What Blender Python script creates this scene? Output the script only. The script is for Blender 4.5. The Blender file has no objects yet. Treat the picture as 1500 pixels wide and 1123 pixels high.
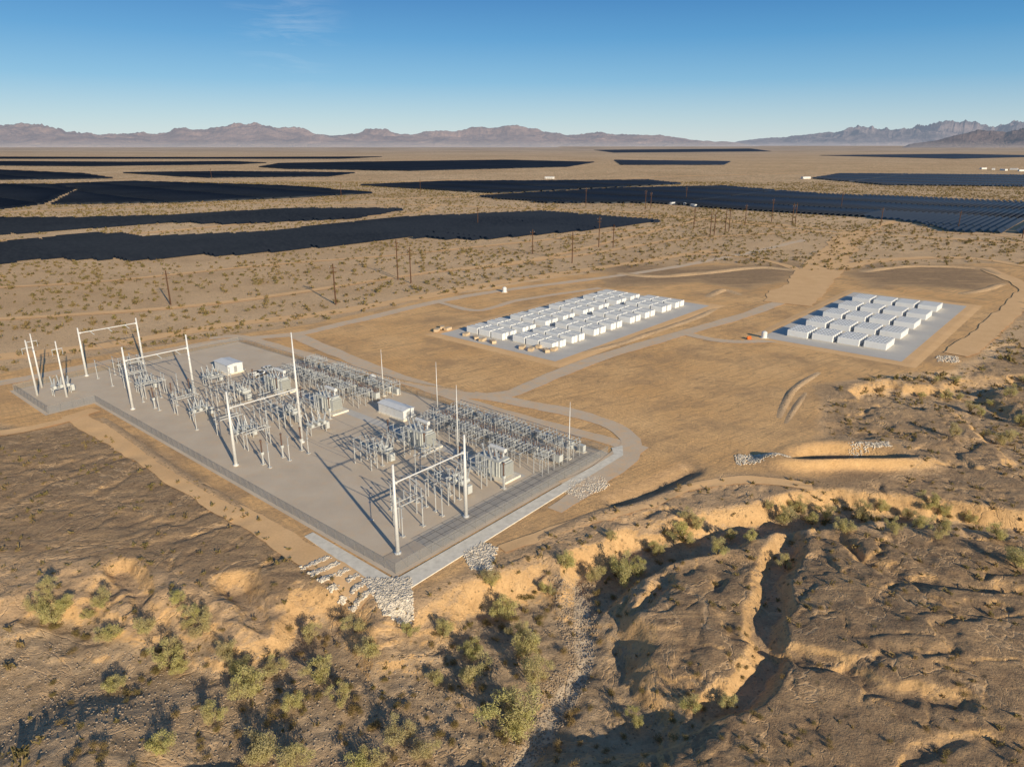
import bpy, math, random
import numpy as np
from mathutils import Vector, Matrix
random.seed(7); rng=np.random.default_rng(11)
SC=bpy.context.scene; COL=SC.collection
# ------------------------------------------------------------------ survey
H=75.0; PITCH=math.radians(18.68); FP=1040.0
sp,cp=math.sin(PITCH),math.cos(PITCH)
def G(u,v,z=0.0):
    a=(u-750)/FP; b=(v-561.5)/FP
    t=(H-z)/(sp+b*cp)
    return (a*t,(cp-b*sp)*t)
OX,OY=-21.4,112.5; TH=math.atan2(.757,.6535)
ux,uy=math.cos(TH),math.sin(TH); vx,vy=-uy,ux
def S(U,V): return (OX+ux*U+vx*V, OY+uy*U+vy*V)
def SI(x,y):
    dx=x-OX; dy=y-OY
    return dx*ux+dy*uy, dx*vx+dy*vy
# ------------------------------------------------------------------ noise
TAB=rng.random((256,256))
def vn(x,y,s=0):
    x=np.asarray(x,float)+s*17.3; y=np.asarray(y,float)+s*31.7
    xi=np.floor(x); yi=np.floor(y); fx=x-xi; fy=y-yi
    xi=xi.astype(np.int64)&255; yi=yi.astype(np.int64)&255
    x1=(xi+1)&255; y1=(yi+1)&255
    fx=fx*fx*fx*(fx*(fx*6-15)+10); fy=fy*fy*fy*(fy*(fy*6-15)+10)
    return (TAB[xi,yi]*(1-fx)+TAB[x1,yi]*fx)*(1-fy)+(TAB[xi,y1]*(1-fx)+TAB[x1,y1]*fx)*fy
def fbm(x,y,o=4,s=0):
    r=0;a=.5;t=0
    for i in range(o):
        r=r+a*vn(x,y,s+i*3); t+=a; a*=.5; x,y=x*1.7+y*1.1,y*1.7-x*1.1
    return r/t
def ridged(x,y,o=5,s=0):
    r=0;a=.5;t=0
    for i in range(o):
        r=r+a*(1-np.abs(2*vn(x,y,s+i*5)-1)); t+=a; a*=.52; x,y=x*1.7+y*1.1,y*1.7-x*1.1
    return r/t
def sst(a,b,x):
    t=np.clip((x-a)/(b-a),0,1); return t*t*(3-2*t)
def lin(a,b,x): return np.clip((x-a)/(b-a),0,1)
def pdist(x,y,P):
    d=np.full(np.shape(x),1e9)
    for (ax,ay),(bx,by) in zip(P[:-1],P[1:]):
        ex,ey=bx-ax,by-ay; L=ex*ex+ey*ey+1e-9
        t=np.clip(((x-ax)*ex+(y-ay)*ey)/L,0,1)
        d=np.minimum(d,np.hypot(x-ax-t*ex,y-ay-t*ey))
    return d
def inside(x,y,P):
    c=np.zeros(np.shape(x),bool)
    Q=P[1:]+P[:1]
    for (ax,ay),(bx,by) in zip(P,Q):
        if ay==by: continue
        c^=((ay>y)!=(by>y))&(x<(bx-ax)*(y-ay)/(by-ay)+ax)
    return c
def sdf(x,y,P):
    d=pdist(x,y,P+P[:1]); return np.where(inside(x,y,P),-d,d)
def GP(L,z=0): return [G(u,v,z) for u,v in L]
# ------------------------------------------------------------------ plan of the place
PLAT=GP([(-60,600),(-60,560),(150,520),(330,492),(440,478),(640,436),(850,402),(1050,385),(1200,398),(1470,385),(1530,395),(1470,480),(1400,540),(1300,548),(1230,560),(1190,600),(1200,645),(1320,650),(1320,690),(1240,705),(1100,690),(1010,697),(905,735),(735,800),(610,868),(560,868),(470,815),(375,745),(150,610),(60,628)])
W1=GP([(-300,1085),(0,1075),(200,1060),(400,1060),(600,1050),(720,1020),(790,985)],-4.5)
W1c=GP([(720,1150),(800,1060),(840,980),(850,900),(880,850),(950,815),(1040,800),(1150,768),(1280,768),(1400,775),(1600,810)],-4)
W2=GP([(1150,785),(1126,850),(1135,900),(1122,940),(1145,975),(1095,1035),(1040,1050),(980,1078),(850,1125),(780,1170)],-2)
W4=GP([(1300,590),(1390,590),(1450,615),(1560,690)],-2.5)
W5=GP([(1385,590),(1440,565),(1560,560)],-2)
W6=GP([(350,870),(385,920),(430,990)],-3)
W10=GP([(945,820),(975,865),(950,905),(900,930),(860,950)],-2.5)
W11=GP([(1210,785),(1260,830),(1340,860),(1450,870),(1600,900)],-1.5)
W12=GP([(1150,970),(1230,985),(1290,1030),(1400,1050)],-1.5)
W13=GP([(180,850),(210,900),(240,960)],-3)
W14=GP([(500,850),(520,900),(500,960)],-3)
CUT=GP([(905,735),(960,715),(1010,690)],-.5)
THREAD=GP([(740,1160),(800,1060),(845,980),(850,900),(835,860),(800,850)],-4)
HILLS=[(1270,930,-1,15,1.6),(110,1130,-5,11,3.2),(40,965,-5,9,1.6),(1440,1000,-1,20,1.0),(1010,930,-2,9,.8)]
BASIN=GP([(1238,674)],-1)[0]
PAVE=[GP([(-200,640),(60,632),(145,612),(375,752),(500,850),(540,910),(400,880),(250,838),(0,815),(-200,820)]),
      GP([(850,1200),(895,960),(1000,850),(1140,790),(1240,800),(1600,790),(1700,1300),(900,1300)],-2),
      GP([(880,384),(1000,392),(1160,385),(1185,398),(1100,425),(1010,412),(900,418)]),
      GP([(1240,400),(1280,388),(1420,390),(1470,410),(1440,425),(1340,418),(1280,420)]),
      GP([(1190,560),(1400,548),(1560,480),(1650,700),(1500,760),(1300,735),(1100,700),(1330,690),(1320,640),(1205,640)])]
def terrain(x,y,masks=False):
    x=np.asarray(x,float); y=np.asarray(y,float)
    wx=x+10*(fbm(x/22,y/22,4,1)-.5)+3.5*(ridged(x/6,y/6,3,4)-.6)
    wy=y+10*(fbm(x/22,y/22,4,9)-.5)+3.5*(ridged(x/6,y/6,3,14)-.6)
    sxx=x+.5*(wx-x); syy=y+.5*(wy-y)
    lim=205+sst(40,110,x)*150
    near=(1-sst(0,30,y-lim))*(1-sst(230,330,np.abs(x)))
    car=np.zeros(x.shape)
    ev=fbm(x/14,y/14,2,31)
    for i,(P,w,dp,e) in enumerate(((W1,27,4.8,.50),(W1c,8,4.0,.40),(W2,3.3,2.3,.15),(W4,12,3.0,.5),(W5,7,2.4,.3),(W6,4.5,2.4,.1),(W10,2.6,1.3,.1),(W11,2.8,1.2,.1),(W12,2.6,1.1,.1),(W13,3.5,2.0,.1),(W14,3,2,.1))):
        d=(pdist(wx,wy,P) if i in(0,3) else pdist(sxx,syy,P))/(w*(.7+.6*ev))
        t=lin(np.clip(e+.5*(ev-.45),.05,.86),1,d); car=np.maximum(car,dp*(1-t*t*(3-2*t)*.6-t*.4))
    th=pdist(x+6*(fbm(x/12,y/12,3,41)-.5),y+6*(fbm(x/12,y/12,3,42)-.5),THREAD)
    hill=0
    for (hu,hv,hz,r,h) in HILLS:
        hx,hy=G(hu,hv,hz)
        hill=hill+h*np.exp(-(((x-hx)**2+(y-hy)**2)/(r*r))**1.3)
    low=np.clip(car/4.5,0,1)
    flat=.3+.7*sst(-40,0,x)
    big=(fbm(x/38,y/38,3,3)-.5)*1.5*flat
    sm=((ridged(x/5.5,y/5.5,4,6)-.6)*.42+(fbm(x/1.6,y/1.6,3,8)-.5)*.24)*(.5+.5*flat)
    rr=1-np.abs(2*fbm(wx/22,wy/22,3,22)-1)
    gul=-sst(.86,1.0,rr)*.6*(.35+.65*flat)
    rr2=1-np.abs(2*fbm(wx/8,wy/8,3,27)-1)
    gul=gul-sst(.86,1.0,rr2)*.24*(.6+.4*flat)
    z=-car+big*(1-.5*low)+sm*(.75+.8*low)+hill*(.7+.6*fbm(x/8,y/8,3,15))+gul*(1-.5*low)-.8*np.exp(-(th/2.6)**2)*low
    z=z*near+(fbm(x/90,y/90,3,5)-.5)*1.2*(1-near)*(1-sst(2500,4000,y))
    s=sdf(x,y,PLAT)
    f=sst(0,6,s+2.0*(fbm(x/4,y/4,3,3)-.5)*sst(0,2,s))
    z=z*f
    bx,by=BASIN
    ang=((x-bx+1.2*np.sin(y/4))*.95/12.5)**2+((y-by-2.2*np.cos((x-bx)/8))/5.4)**2
    z=z-2.7*np.exp(-ang**3)+2.1*np.exp(-((np.sqrt(ang)-1.42)/.28)**2)*(.08+.92*sst(2,-3,y-by))
    cd_=pdist(x,y,CUT); z=z-1.6*np.exp(-(cd_/2.4)**2)
    if not masks: return z
    gr=1-sst(-1,3,s+6*(fbm(x/12,y/12,3,2)-.5))
    pv=np.zeros(x.shape)
    for i,P in enumerate(PAVE):
        q=sdf(x,y,P); a=(.85,1,.85,.85,.65)[i]
        wdt=3+9*(i in(2,3))
        pv=np.maximum(pv,a*(1-sst(-wdt,wdt,q+12*(fbm(x/14,y/14,4,7)-.5))))
    ws=sst(.5,.85,car/4.2)*f
    ws=np.maximum(ws*.7,sst(.2,.5,low)*np.exp(-(th/2.9)**4))
    pv=pv*(1-sst(.3,.7,car/4.2))
    pv=np.maximum(pv,.98*np.exp(-(ang*.75)**3))  # basin hollow toned dark, its shade put into the ground colour
    pv=np.maximum(pv,.8*np.exp(-(cd_/4)**2))
    gr=np.where(pv>.3,gr*(1-pv*.9),gr)
    return z,gr,pv,ws
def T(x,y): return float(terrain(np.array([x]),np.array([y]))[0])
def GT(u,v):
    z=0.0
    for i in range(14):
        x,y=G(u,v,z); z=.5*z+.5*T(x,y)
    return x,y,T(x,y)
# ------------------------------------------------------------------ node helpers
class NT:
    def __init__(s,m):
        m.use_nodes=True; s.t=m.node_tree; s.t.nodes.clear()
        s.out=s.n('ShaderNodeOutputMaterial')
    def n(s,ty,inp=None,**kw):
        nd=s.t.nodes.new(ty)
        for k,v in kw.items(): setattr(nd,k,v)
        for k,v in (inp or {}).items():
            if isinstance(v,bpy.types.NodeSocket): s.t.links.new(v,nd.inputs[k])
            else: nd.inputs[k].default_value=v
        return nd
    def mix(s,f,a,b,bt='MIX'):
        nd=s.t.nodes.new('ShaderNodeMix'); nd.data_type='RGBA'; nd.blend_type=bt; nd.clamp_factor=True
        for i,v in ((0,f),(6,a),(7,b)):
            if isinstance(v,bpy.types.NodeSocket): s.t.links.new(v,nd.inputs[i])
            else: nd.inputs[i].default_value=(v if i==0 else (tuple(v)+(1,))[:4])
        return nd.outputs[2]
    def math(s,op,a,b=0.0,c=None):
        nd=s.t.nodes.new('ShaderNodeMath'); nd.operation=op
        for i,v in enumerate((a,b,c)):
            if v is None: continue
            if isinstance(v,bpy.types.NodeSocket): s.t.links.new(v,nd.inputs[i])
            else: nd.inputs[i].default_value=v
        return nd.outputs[0]
    def rng(s,x,a,b,c=0.0,d=1.0):
        nd=s.n('ShaderNodeMapRange',{0:x,1:a,2:b,3:c,4:d}); nd.clamp=True
        return nd.outputs[0]
    def noise(s,vec,sc,det=4,ro=.55,dist=0):
        return s.n('ShaderNodeTexNoise',{'Vector':vec,'Scale':sc,'Detail':det,'Roughness':ro,'Distortion':dist}).outputs[0]
    def pos(s): return s.n('ShaderNodeNewGeometry').outputs['Position']
    def bump(s,h,st,d=.1): return s.n('ShaderNodeBump',{'Height':h,'Strength':st,'Distance':d}).outputs[0]
    def finish(s,col,rough=.8,metal=0,norm=None,spec=.3):
        inp={'Base Color':col if isinstance(col,bpy.types.NodeSocket) else tuple(col)+(1,),'Roughness':rough,'Metallic':metal,'Specular IOR Level':spec}
        if norm is not None: inp['Normal']=norm
        b=s.n('ShaderNodeBsdfPrincipled',inp)
        s.t.links.new(b.outputs[0],s.out.inputs[0]); return b
def paint(name,col,rough=.5,metal=0,var=.15,sc=1.5,spec=.4,dirt=None):
    m=bpy.data.materials.new(name); n=NT(m); p=n.pos()
    f=n.noise(p,sc,5)
    c=n.mix(n.rng(f,.3,.7),[k*(1-var) for k in col],[min(1,k*(1+var*.5)) for k in col])
    if dirt: c=n.mix(n.rng(n.noise(p,sc*.5,6,.65),.5,.75,0,.5),c,dirt)
    n.finish(c,rough,metal,n.bump(n.noise(p,sc*12,3),.15,.02),spec); return m
M={}
M['galv']=paint('galvanized_steel',(.56,.56,.54),.45,.2)
M['fence']=paint('fence_steel',(.28,.27,.25),.6,.2)
M['white_steel']=paint('pale_steel',(.76,.75,.72),.45,.1,.08)
M['ins']=paint('porcelain_grey',(.44,.46,.47),.3,0,.1)
M['insb']=paint('porcelain_brown',(.18,.11,.08),.3,0,.15)
M['tank']=paint('equipment_paint',(.56,.57,.54),.45,0,.1)
M['dark']=paint('dark_louvre',(.07,.075,.08),.5,0,.1)
M['bldg']=paint('building_white',(.78,.78,.76),.5,0,.05,dirt=(.5,.45,.38))
M['batt']=paint('container_white',(.86,.86,.84),.45,0,.04,.6,dirt=(.68,.64,.58))
M['vent']=paint('vent_grey',(.36,.37,.37),.5,0,.1)
M['conc']=paint('concrete',(.82,.75,.62),.85,0,.18,.7,.2)
M['wood']=paint('weathered_wood',(.12,.065,.04),.85,0,.3,2,.1)
M['cond']=paint('conductor',(.35,.35,.35),.4,.6)
M['pallet']=paint('crate_wood',(.66,.50,.32),.8,0,.2)
M['orange']=paint('orange_plastic',(.7,.16,.03),.5)
M['bark']=paint('bark',(.22,.17,.10),.9,0,.3,3,.1)
M['rock']=paint('riprap_rock',(.78,.68,.54),.9,0,.45,1.2,.2)
M['cobble']=paint('wash_cobble',(.42,.33,.24),.9,0,.4,1.2,.2)
M['blacktyre']=paint('tyre_rubber',(.03,.03,.03),.8)
def gravel(name,c1,c2,sc=6,dust=.35,dc=(.78,.50,.26),dl=.5):
    m=bpy.data.materials.new(name); n=NT(m); p=n.pos()
    f=n.noise(p,.12,5,.6); g=n.noise(p,sc,4,.7)
    c=n.mix(n.rng(f,.3,.7),c1,c2)
    c=n.mix(n.rng(g,.3,.75,0,.35),c,[k*.6 for k in c1])
    c=n.mix(n.rng(n.noise(p,.35,6,.7),dl,dl+.25,0,dust),c,dc)
    n.finish(c,.95,0,n.bump(g,.5,.06),.15); return m
M['pad']=gravel('yard_gravel',(.65,.53,.395),(.76,.63,.475))
M['road']=gravel('road_gravel',(.68,.54,.385),(.78,.62,.45),3,.8,(.82,.53,.28),.44)
M['bpad']=gravel('battery_pad_gravel',(.60,.56,.50),(.69,.65,.58),4,.12,(.70,.55,.40))
M['track']=gravel('dirt_track_soil',(.84,.52,.25),(.95,.61,.31),2,.3,(.74,.46,.22))
m=bpy.data.materials.new('jointed_cable_slab'); n=NT(m); p=n.pos()
mp=n.n('ShaderNodeMapping',{'Vector':p,'Rotation':(0,0,-TH)}).outputs[0]
br=n.n('ShaderNodeTexBrick',{'Vector':mp,'Color1':(.50,.44,.36,1),'Color2':(.57,.50,.40,1),'Mortar':(.16,.14,.12,1),'Scale':1,'Mortar Size':.10,'Brick Width':3.2,'Row Height':1.7,'Mortar Smooth':.3},offset=0)
c=n.mix(n.rng(n.noise(p,1.2,6,.7),.35,.8,0,.6),br.outputs[0],(.66,.56,.44)); n.finish(c,.9,0,n.bump(n.noise(p,5),.4,.05),.2); M['trench']=m
m=bpy.data.materials.new('chain_link_mesh'); n=NT(m)
tc=n.pos(); ck=n.n('ShaderNodeTexVoronoi',{'Vector':tc,'Scale':9}).outputs[0]
fac=n.rng(ck,.25,.5,.08,.38)
pb=n.n('ShaderNodeBsdfPrincipled',{'Base Color':(.36,.35,.33,1),'Roughness':.6,'Metallic':.2})
tr=n.n('ShaderNodeBsdfTransparent'); mx=n.n('ShaderNodeMixShader',{0:fac,1:tr.outputs[0],2:pb.outputs[0]})
n.t.links.new(mx.outputs[0],n.out.inputs[0]); M['link']=m
m=bpy.data.materials.new('solar_glass'); n=NT(m); p=n.pos()
f=n.noise(p,.006,3); c=n.mix(n.rng(f,.35,.65),(.010,.013,.019),(.020,.025,.034))
c=n.mix(n.rng(n.noise(p,.3,2),.4,.7,0,.6),c,(.026,.031,.040))
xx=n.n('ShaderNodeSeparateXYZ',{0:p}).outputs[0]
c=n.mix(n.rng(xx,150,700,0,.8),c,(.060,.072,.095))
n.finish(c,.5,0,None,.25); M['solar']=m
def foliage(name,c1,c2,c3,tr_=.3):
    m=bpy.data.materials.new(name); n=NT(m); p=n.pos()
    oi=n.n('ShaderNodeObjectInfo').outputs['Random']
    c=n.mix(n.rng(n.noise(p,1.3,3),.35,.65),c1,c2)
    c=n.mix(n.rng(n.noise(p,.11,3,.7),.42,.62),c,c3)
    c=n.mix(n.math('MULTIPLY',oi,.5),c,c3)
    b=n.n('ShaderNodeBsdfDiffuse',{'Color':c}); t=n.n('ShaderNodeBsdfTranslucent',{'Color':c})
    mx=n.n('ShaderNodeMixShader',{0:tr_,1:b.outputs[0],2:t.outputs[0]})
    n.t.links.new(mx.outputs[0],n.out.inputs[0]); return m
M['leaf']=foliage('palo_verde_leaf',(.50,.48,.17),(.74,.67,.29),(.60,.50,.27),.42)
M['scrub']=foliage('creosote_leaf',(.17,.145,.055),(.30,.245,.10),(.33,.235,.11))
# ground
m=bpy.data.materials.new('desert_ground'); n=NT(m); p=n.pos()
at=n.n('ShaderNodeAttribute',attribute_name='zone'); sep=n.n('ShaderNodeSeparateColor',{0:at.outputs['Color']})
gr,pv,ws=sep.outputs[0],sep.outputs[1],sep.outputs[2]
ngr=n.math('SUBTRACT',1.0,gr)
nz=n.n('ShaderNodeSeparateXYZ',{0:n.n('ShaderNodeNewGeometry').outputs['True Normal']}).outputs[2]
yy=n.n('ShaderNodeSeparateXYZ',{0:p}).outputs[1]
nb=n.noise(p,.004,5,.6); nm=n.noise(p,.03,5,.6); ns=n.noise(p,.35,6,.7); nf=n.noise(p,2.5,5,.75)
plain=n.mix(n.rng(nb,.35,.65),(.70,.465,.255),(.86,.60,.35))
plain=n.mix(n.rng(nm,.45,.7,0,.55),plain,(.53,.345,.19))
vor=n.n('ShaderNodeTexVoronoi',{'Vector':p,'Scale':.17}); vd=n.rng(vor.outputs['Distance'],.25,.45,1,0)
farm=n.math('MULTIPLY',n.rng(yy,700,1300),n.math('MULTIPLY',vd,n.rng(nm,.3,.55,.4,.9)))
plain=n.mix(farm,plain,(.19,.15,.07))
far_haze=n.rng(yy,2500,9000)
plain=n.mix(n.math('MULTIPLY',far_haze,.8),plain,n.mix(n.rng(n.noise(p,.0012,5,.7),.4,.6),(.40,.33,.28),(.66,.54,.43)))  # distance haze painted into the far plain's colour
plain=n.mix(n.rng(yy,225,170,0,.8),plain,n.mix(n.rng(ns,.35,.65),(.46,.30,.17),(.66,.44,.25)))  # near soil browner, with vignette darkening put into its colour
grad=n.mix(n.rng(nm,.35,.65),(.86,.495,.205),(.97,.60,.275))
mp=n.n('ShaderNodeMapping',{'Vector':p,'Rotation':(0,0,-TH+.2)}).outputs[0]
wv=n.n('ShaderNodeTexWave',{'Vector':mp,'Scale':.22,'Distortion':9,'Detail':4,'Detail Scale':.6}).outputs[0]
grad=n.mix(n.math('MULTIPLY',n.rng(wv,.3,.9),.3),grad,(.66,.39,.175))
sx_=n.n('ShaderNodeMapping',{'Vector':mp,'Scale':(.02,.5,1)}).outputs[0]
grad=n.mix(n.rng(n.noise(sx_,1,4,.6,.5),.52,.64,0,.55),grad,(.66,.40,.19))
sx2=n.n('ShaderNodeMapping',{'Vector':mp,'Scale':(.35,.03,1),'Rotation':(0,0,.5)}).outputs[0]
tl_=n.math('ABSOLUTE',n.math('SUBTRACT',n.noise(sx2,1,3,.5,1.0),.5))
grad=n.mix(n.rng(tl_,0,.012,.5,0),grad,(.54,.34,.175))
sx3=n.n('ShaderNodeMapping',{'Vector':mp,'Scale':(.012,.12,1),'Rotation':(0,0,-.9)}).outputs[0]
tl3=n.math('ABSOLUTE',n.math('SUBTRACT',n.noise(sx3,1,4,.5,1.5),.5))
grad=n.mix(n.rng(tl3,.004,.016,.6,0),grad,(.50,.31,.155))
grad=n.mix(n.rng(n.noise(p,.05,7,.7),.48,.64,0,.8),grad,(.52,.325,.17))
grad=n.mix(n.rng(n.noise(p,.022,6,.7),.54,.66,0,.6),grad,(.44,.285,.16))
dark=n.mix(n.rng(ns,.35,.65),(.275,.178,.105),(.42,.28,.16))
st=n.n('ShaderNodeMapping',{'Vector':p,'Rotation':(0,0,.5),'Scale':(.04,.25,1)}).outputs[0]
dark=n.mix(n.rng(n.noise(st,1,6,.65,.6),.52,.62,0,.7),dark,(.60,.385,.20))
wash=n.mix(n.rng(ns,.35,.65),(.42,.295,.18),(.60,.435,.27))
wash=n.mix(n.rng(n.noise(p,.12,5,.7),.45,.62,0,.6),wash,(.30,.205,.12))
c=n.mix(gr,plain,grad); c=n.mix(pv,c,dark); c=n.mix(n.math('MULTIPLY',ws,1.3),c,wash)
c=n.mix(n.rng(ws,.75,.98),c,n.mix(n.rng(ns,.35,.65),(.60,.47,.33),(.74,.60,.43)))
pd=n.n('ShaderNodeMapping',{'Vector':p,'Scale':(1,1,0)}).outputs[0]
l1=n.math('ABSOLUTE',n.math('SUBTRACT',n.noise(pd,.05,5,.6,.6),.5)); l2=n.math('ABSOLUTE',n.math('SUBTRACT',n.noise(pd,.16,4,.6,.6),.5))
ln=n.math('MAXIMUM',n.rng(l1,0,.012,.8,0),n.rng(l2,0,.010,.5,0)); ln=n.math('MULTIPLY',ln,ngr)
c=n.mix(n.math('MULTIPLY',ln,n.rng(yy,420,250)),c,(.70,.47,.265))
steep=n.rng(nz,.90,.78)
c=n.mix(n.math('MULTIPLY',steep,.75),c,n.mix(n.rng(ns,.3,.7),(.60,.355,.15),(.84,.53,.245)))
nff=n.math('MULTIPLY',n.rng(nf,.45,.75,0,.5),n.rng(gr,0,1,1,.5))
c=n.mix(nff,c,n.mix(.65,c,(.08,.055,.035)))
c=n.mix(n.rng(n.noise(p,9,3,.7),.5,.75,0,.25),c,(.82,.62,.40))
pb=n.n('ShaderNodeTexVoronoi',{'Vector':p,'Scale':1.1}).outputs[0]
c=n.mix(n.math('MULTIPLY',n.rng(pb,.10,.24,.6,0),ngr),c,(.11,.08,.045))
pb2=n.n('ShaderNodeTexVoronoi',{'Vector':p,'Scale':.45}).outputs[0]
c=n.mix(n.math('MULTIPLY',n.rng(pb2,.08,.2,.6,0),ngr),c,(.13,.10,.05))
hh=n.math('ADD',n.math('MULTIPLY',ns,1.0),n.math('MULTIPLY',nf,.5)); hh=n.math('SUBTRACT',hh,n.math('MULTIPLY',ln,.35))
n.finish(c,.95,0,n.bump(hh,.85,.5),.1); M['ground']=m
def mountmat(name,c1,c2,fan,haze_em):
    m=bpy.data.materials.new(name); n=NT(m); p=n.pos()
    zz=n.n('ShaderNodeSeparateXYZ',{0:p}).outputs[2]
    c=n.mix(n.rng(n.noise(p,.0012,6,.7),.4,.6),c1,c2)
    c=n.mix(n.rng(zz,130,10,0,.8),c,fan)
    b=n.n('ShaderNodeBsdfPrincipled',{'Base Color':c,'Roughness':.95,'Specular IOR Level':.1,'Emission Color':(.36,.42,.52,1),'Emission Strength':haze_em,'Normal':n.bump(n.noise(p,.004,7,.75),1,130)})  # constant bluish emission stands in for aerial haze; rock itself gives no light
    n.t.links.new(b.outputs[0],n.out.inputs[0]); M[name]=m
mountmat('hazed_mountain_rock',(.15,.10,.085),(.31,.205,.16),(.50,.39,.30),.42)
mountmat('blue_hazed_rock',(.07,.06,.07),(.19,.15,.145),(.44,.36,.31),.46)
mountmat('dark_hazed_rock',(.06,.045,.05),(.17,.12,.11),(.38,.30,.25),.26)
# ------------------------------------------------------------------ mesh helpers
def np_mesh(name,V,F,mat,smooth=False):
    V=np.ascontiguousarray(V,dtype=np.float32); F=np.ascontiguousarray(F,dtype=np.int32)
    me=bpy.data.meshes.new(name); k=F.shape[1]
    me.vertices.add(len(V)); me.vertices.foreach_set('co',V.ravel())
    me.loops.add(F.size); me.loops.foreach_set('vertex_index',F.ravel())
    me.polygons.add(len(F)); me.polygons.foreach_set('loop_start',np.arange(len(F),dtype=np.int32)*k)
    if smooth: me.polygons.foreach_set('use_smooth',np.ones(len(F),bool))
    me.materials.append(mat); me.update(calc_edges=True); return me
def obj(name,me,loc=(0,0,0),rz=0,parent=None,**props):
    o=bpy.data.objects.new(name,me); COL.objects.link(o)
    o.location=loc; o.rotation_euler=(0,0,rz)
    if parent is not None: o.parent=parent
    for k,v in props.items(): o[k]=v
    return o
class MB:
    def __init__(s): s.v=[]; s.f=[]
    def box(s,c,d,rz=0):
        x,y,z=c; a,b,h=[k/2 for k in d]; i=len(s.v); C,Sn=math.cos(rz),math.sin(rz)
        for dz in(-h,h):
            for dx,dy in((-a,-b),(a,-b),(a,b),(-a,b)):
                s.v.append((x+dx*C-dy*Sn,y+dx*Sn+dy*C,z+dz))
        s.f+=[(i+3,i+2,i+1,i),(i+4,i+5,i+6,i+7)]+[(i+j,i+(j+1)%4,i+4+(j+1)%4,i+4+j) for j in range(4)]
        return s
    def lathe(s,p0,p1,prof,n=8):
        p0=Vector(p0);p1=Vector(p1);d=p1-p0;L=d.length;d.normalize()
        q=d.to_track_quat('Z','X'); i0=len(s.v)
        for (t,r) in prof:
            for k in range(n):
                a=2*math.pi*k/n
                s.v.append(tuple(p0+d*(t*L)+q@Vector((math.cos(a)*r,math.sin(a)*r,0))))
        m=len(prof)
        for j in range(m-1):
            for k in range(n):
                a=i0+j*n+k;b=i0+j*n+(k+1)%n
                s.f.append((a,b,b+n,a+n))
        s.f.append(tuple(i0+k for k in reversed(range(n)))); s.f.append(tuple(i0+(m-1)*n+k for k in range(n)))
        return s
    def tube(s,p0,p1,r0,r1=None,n=8): return s.lathe(p0,p1,[(0,r0),(1,r1 if r1 is not None else r0)],n)
    def ins(s,p0,p1,r=.18,k=7):
        pr=[(0,r*.9)]
        for i in range(k):
            a=(i+.15)/k; pr+=[(a,r*.5),(a+.35/k,r),(a+.5/k,r*.5)]
        pr.append((1,r*.7)); return s.lathe(p0,p1,pr,8)
    def mesh(s,name,mat,smooth=False):
        me=bpy.data.meshes.new(name); me.from_pydata(s.v,[],s.f); me.materials.append(M[mat])
        if smooth: me.polygons.foreach_set('use_smooth',[True]*len(me.polygons))
        me.update(); return me
def place(kit,name,loc,rz,label,cat,group=None,sc=1):
    r=obj(name,None,loc,rz,label=label,category=cat); r.empty_display_size=.5
    if group: r['group']=group
    if sc!=1: r.scale=(sc,sc,sc)
    for (pn,me,off) in kit: obj(pn,me,off,0,r)
    return r
# ------------------------------------------------------------------ ground sheet
def grow(start,step,rate,end):
    L=[start]
    while L[-1]<end: step*=rate; L.append(L[-1]+step)
    return L
xf=np.arange(-135,165.1,.38); xr=grow(xf[-1],.38,1.06,60000)[1:]; xl=[-k for k in grow(135,.38,1.06,60000)[1:]][::-1]
xs=np.array(xl+list(xf)+xr)
yl=[-3000,-800,-200,-60,0,25,38]; y=44.0
while y<400: yl.append(y); y+=max(.34,.0033*y)
yl+=grow(400,1.4,1.032,70000); ys=np.array(yl)
X,Y=np.meshgrid(xs,ys); Xr,Yr=X.ravel(),Y.ravel()
Z,gr_,pv_,ws_=terrain(Xr,Yr,True)
nx,ny=len(xs),len(ys)
idx=np.arange(nx*ny).reshape(ny,nx)
F=np.stack([idx[:-1,:-1],idx[:-1,1:],idx[1:,1:],idx[1:,:-1]],-1).reshape(-1,4)
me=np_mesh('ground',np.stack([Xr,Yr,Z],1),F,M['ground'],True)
ca=me.color_attributes.new('zone','FLOAT_COLOR','POINT')
ca.data.foreach_set('color',np.stack([gr_,pv_,ws_,np.ones_like(gr_)],1).astype(np.float32).ravel())
obj('ground',me,kind='structure')
# ------------------------------------------------------------------ mountains
def prof(L):
    us=np.array([p[0] for p in L],float); vs=np.array([p[1] for p in L],float)
    return (us-750)/FP/1.0556,(210-vs)*.000863*.9
def mountains(name,L,R,thick,seed,rough,mat,nc=1300,nr=60,amp=1.0,base_=.43):
    ta,el=prof(L)
    t=np.linspace(ta[0],ta[-1],nc); e=np.interp(t,ta,el)
    r=np.linspace(-1,1,nr)
    TT,RR=np.meshgrid(t,r); EE=np.interp(TT,t,e)
    yy=R+thick*RR; xx=TT*yy
    env=np.clip(1-np.abs(RR)**1.4,0,1)
    ends=sst(0,.03,(TT-ta[0])/(ta[-1]-ta[0]))*sst(0,.05,(ta[-1]-TT)/(ta[-1]-ta[0]))
    rd=ridged(xx/rough,yy/rough,7,seed)
    hh=(EE*R+60)*env*(base_+amp*(rd-.35))*ends
    zz=np.maximum(hh,-5)-2
    ii=np.arange(nc*nr).reshape(nr,nc)
    F=np.stack([ii[:-1,:-1],ii[:-1,1:],ii[1:,1:],ii[1:,:-1]],-1).reshape(-1,4)
    obj(name,np_mesh(name,np.stack([xx.ravel(),yy.ravel(),zz.ravel()],1),F,M[mat],False),kind='structure')
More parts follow.
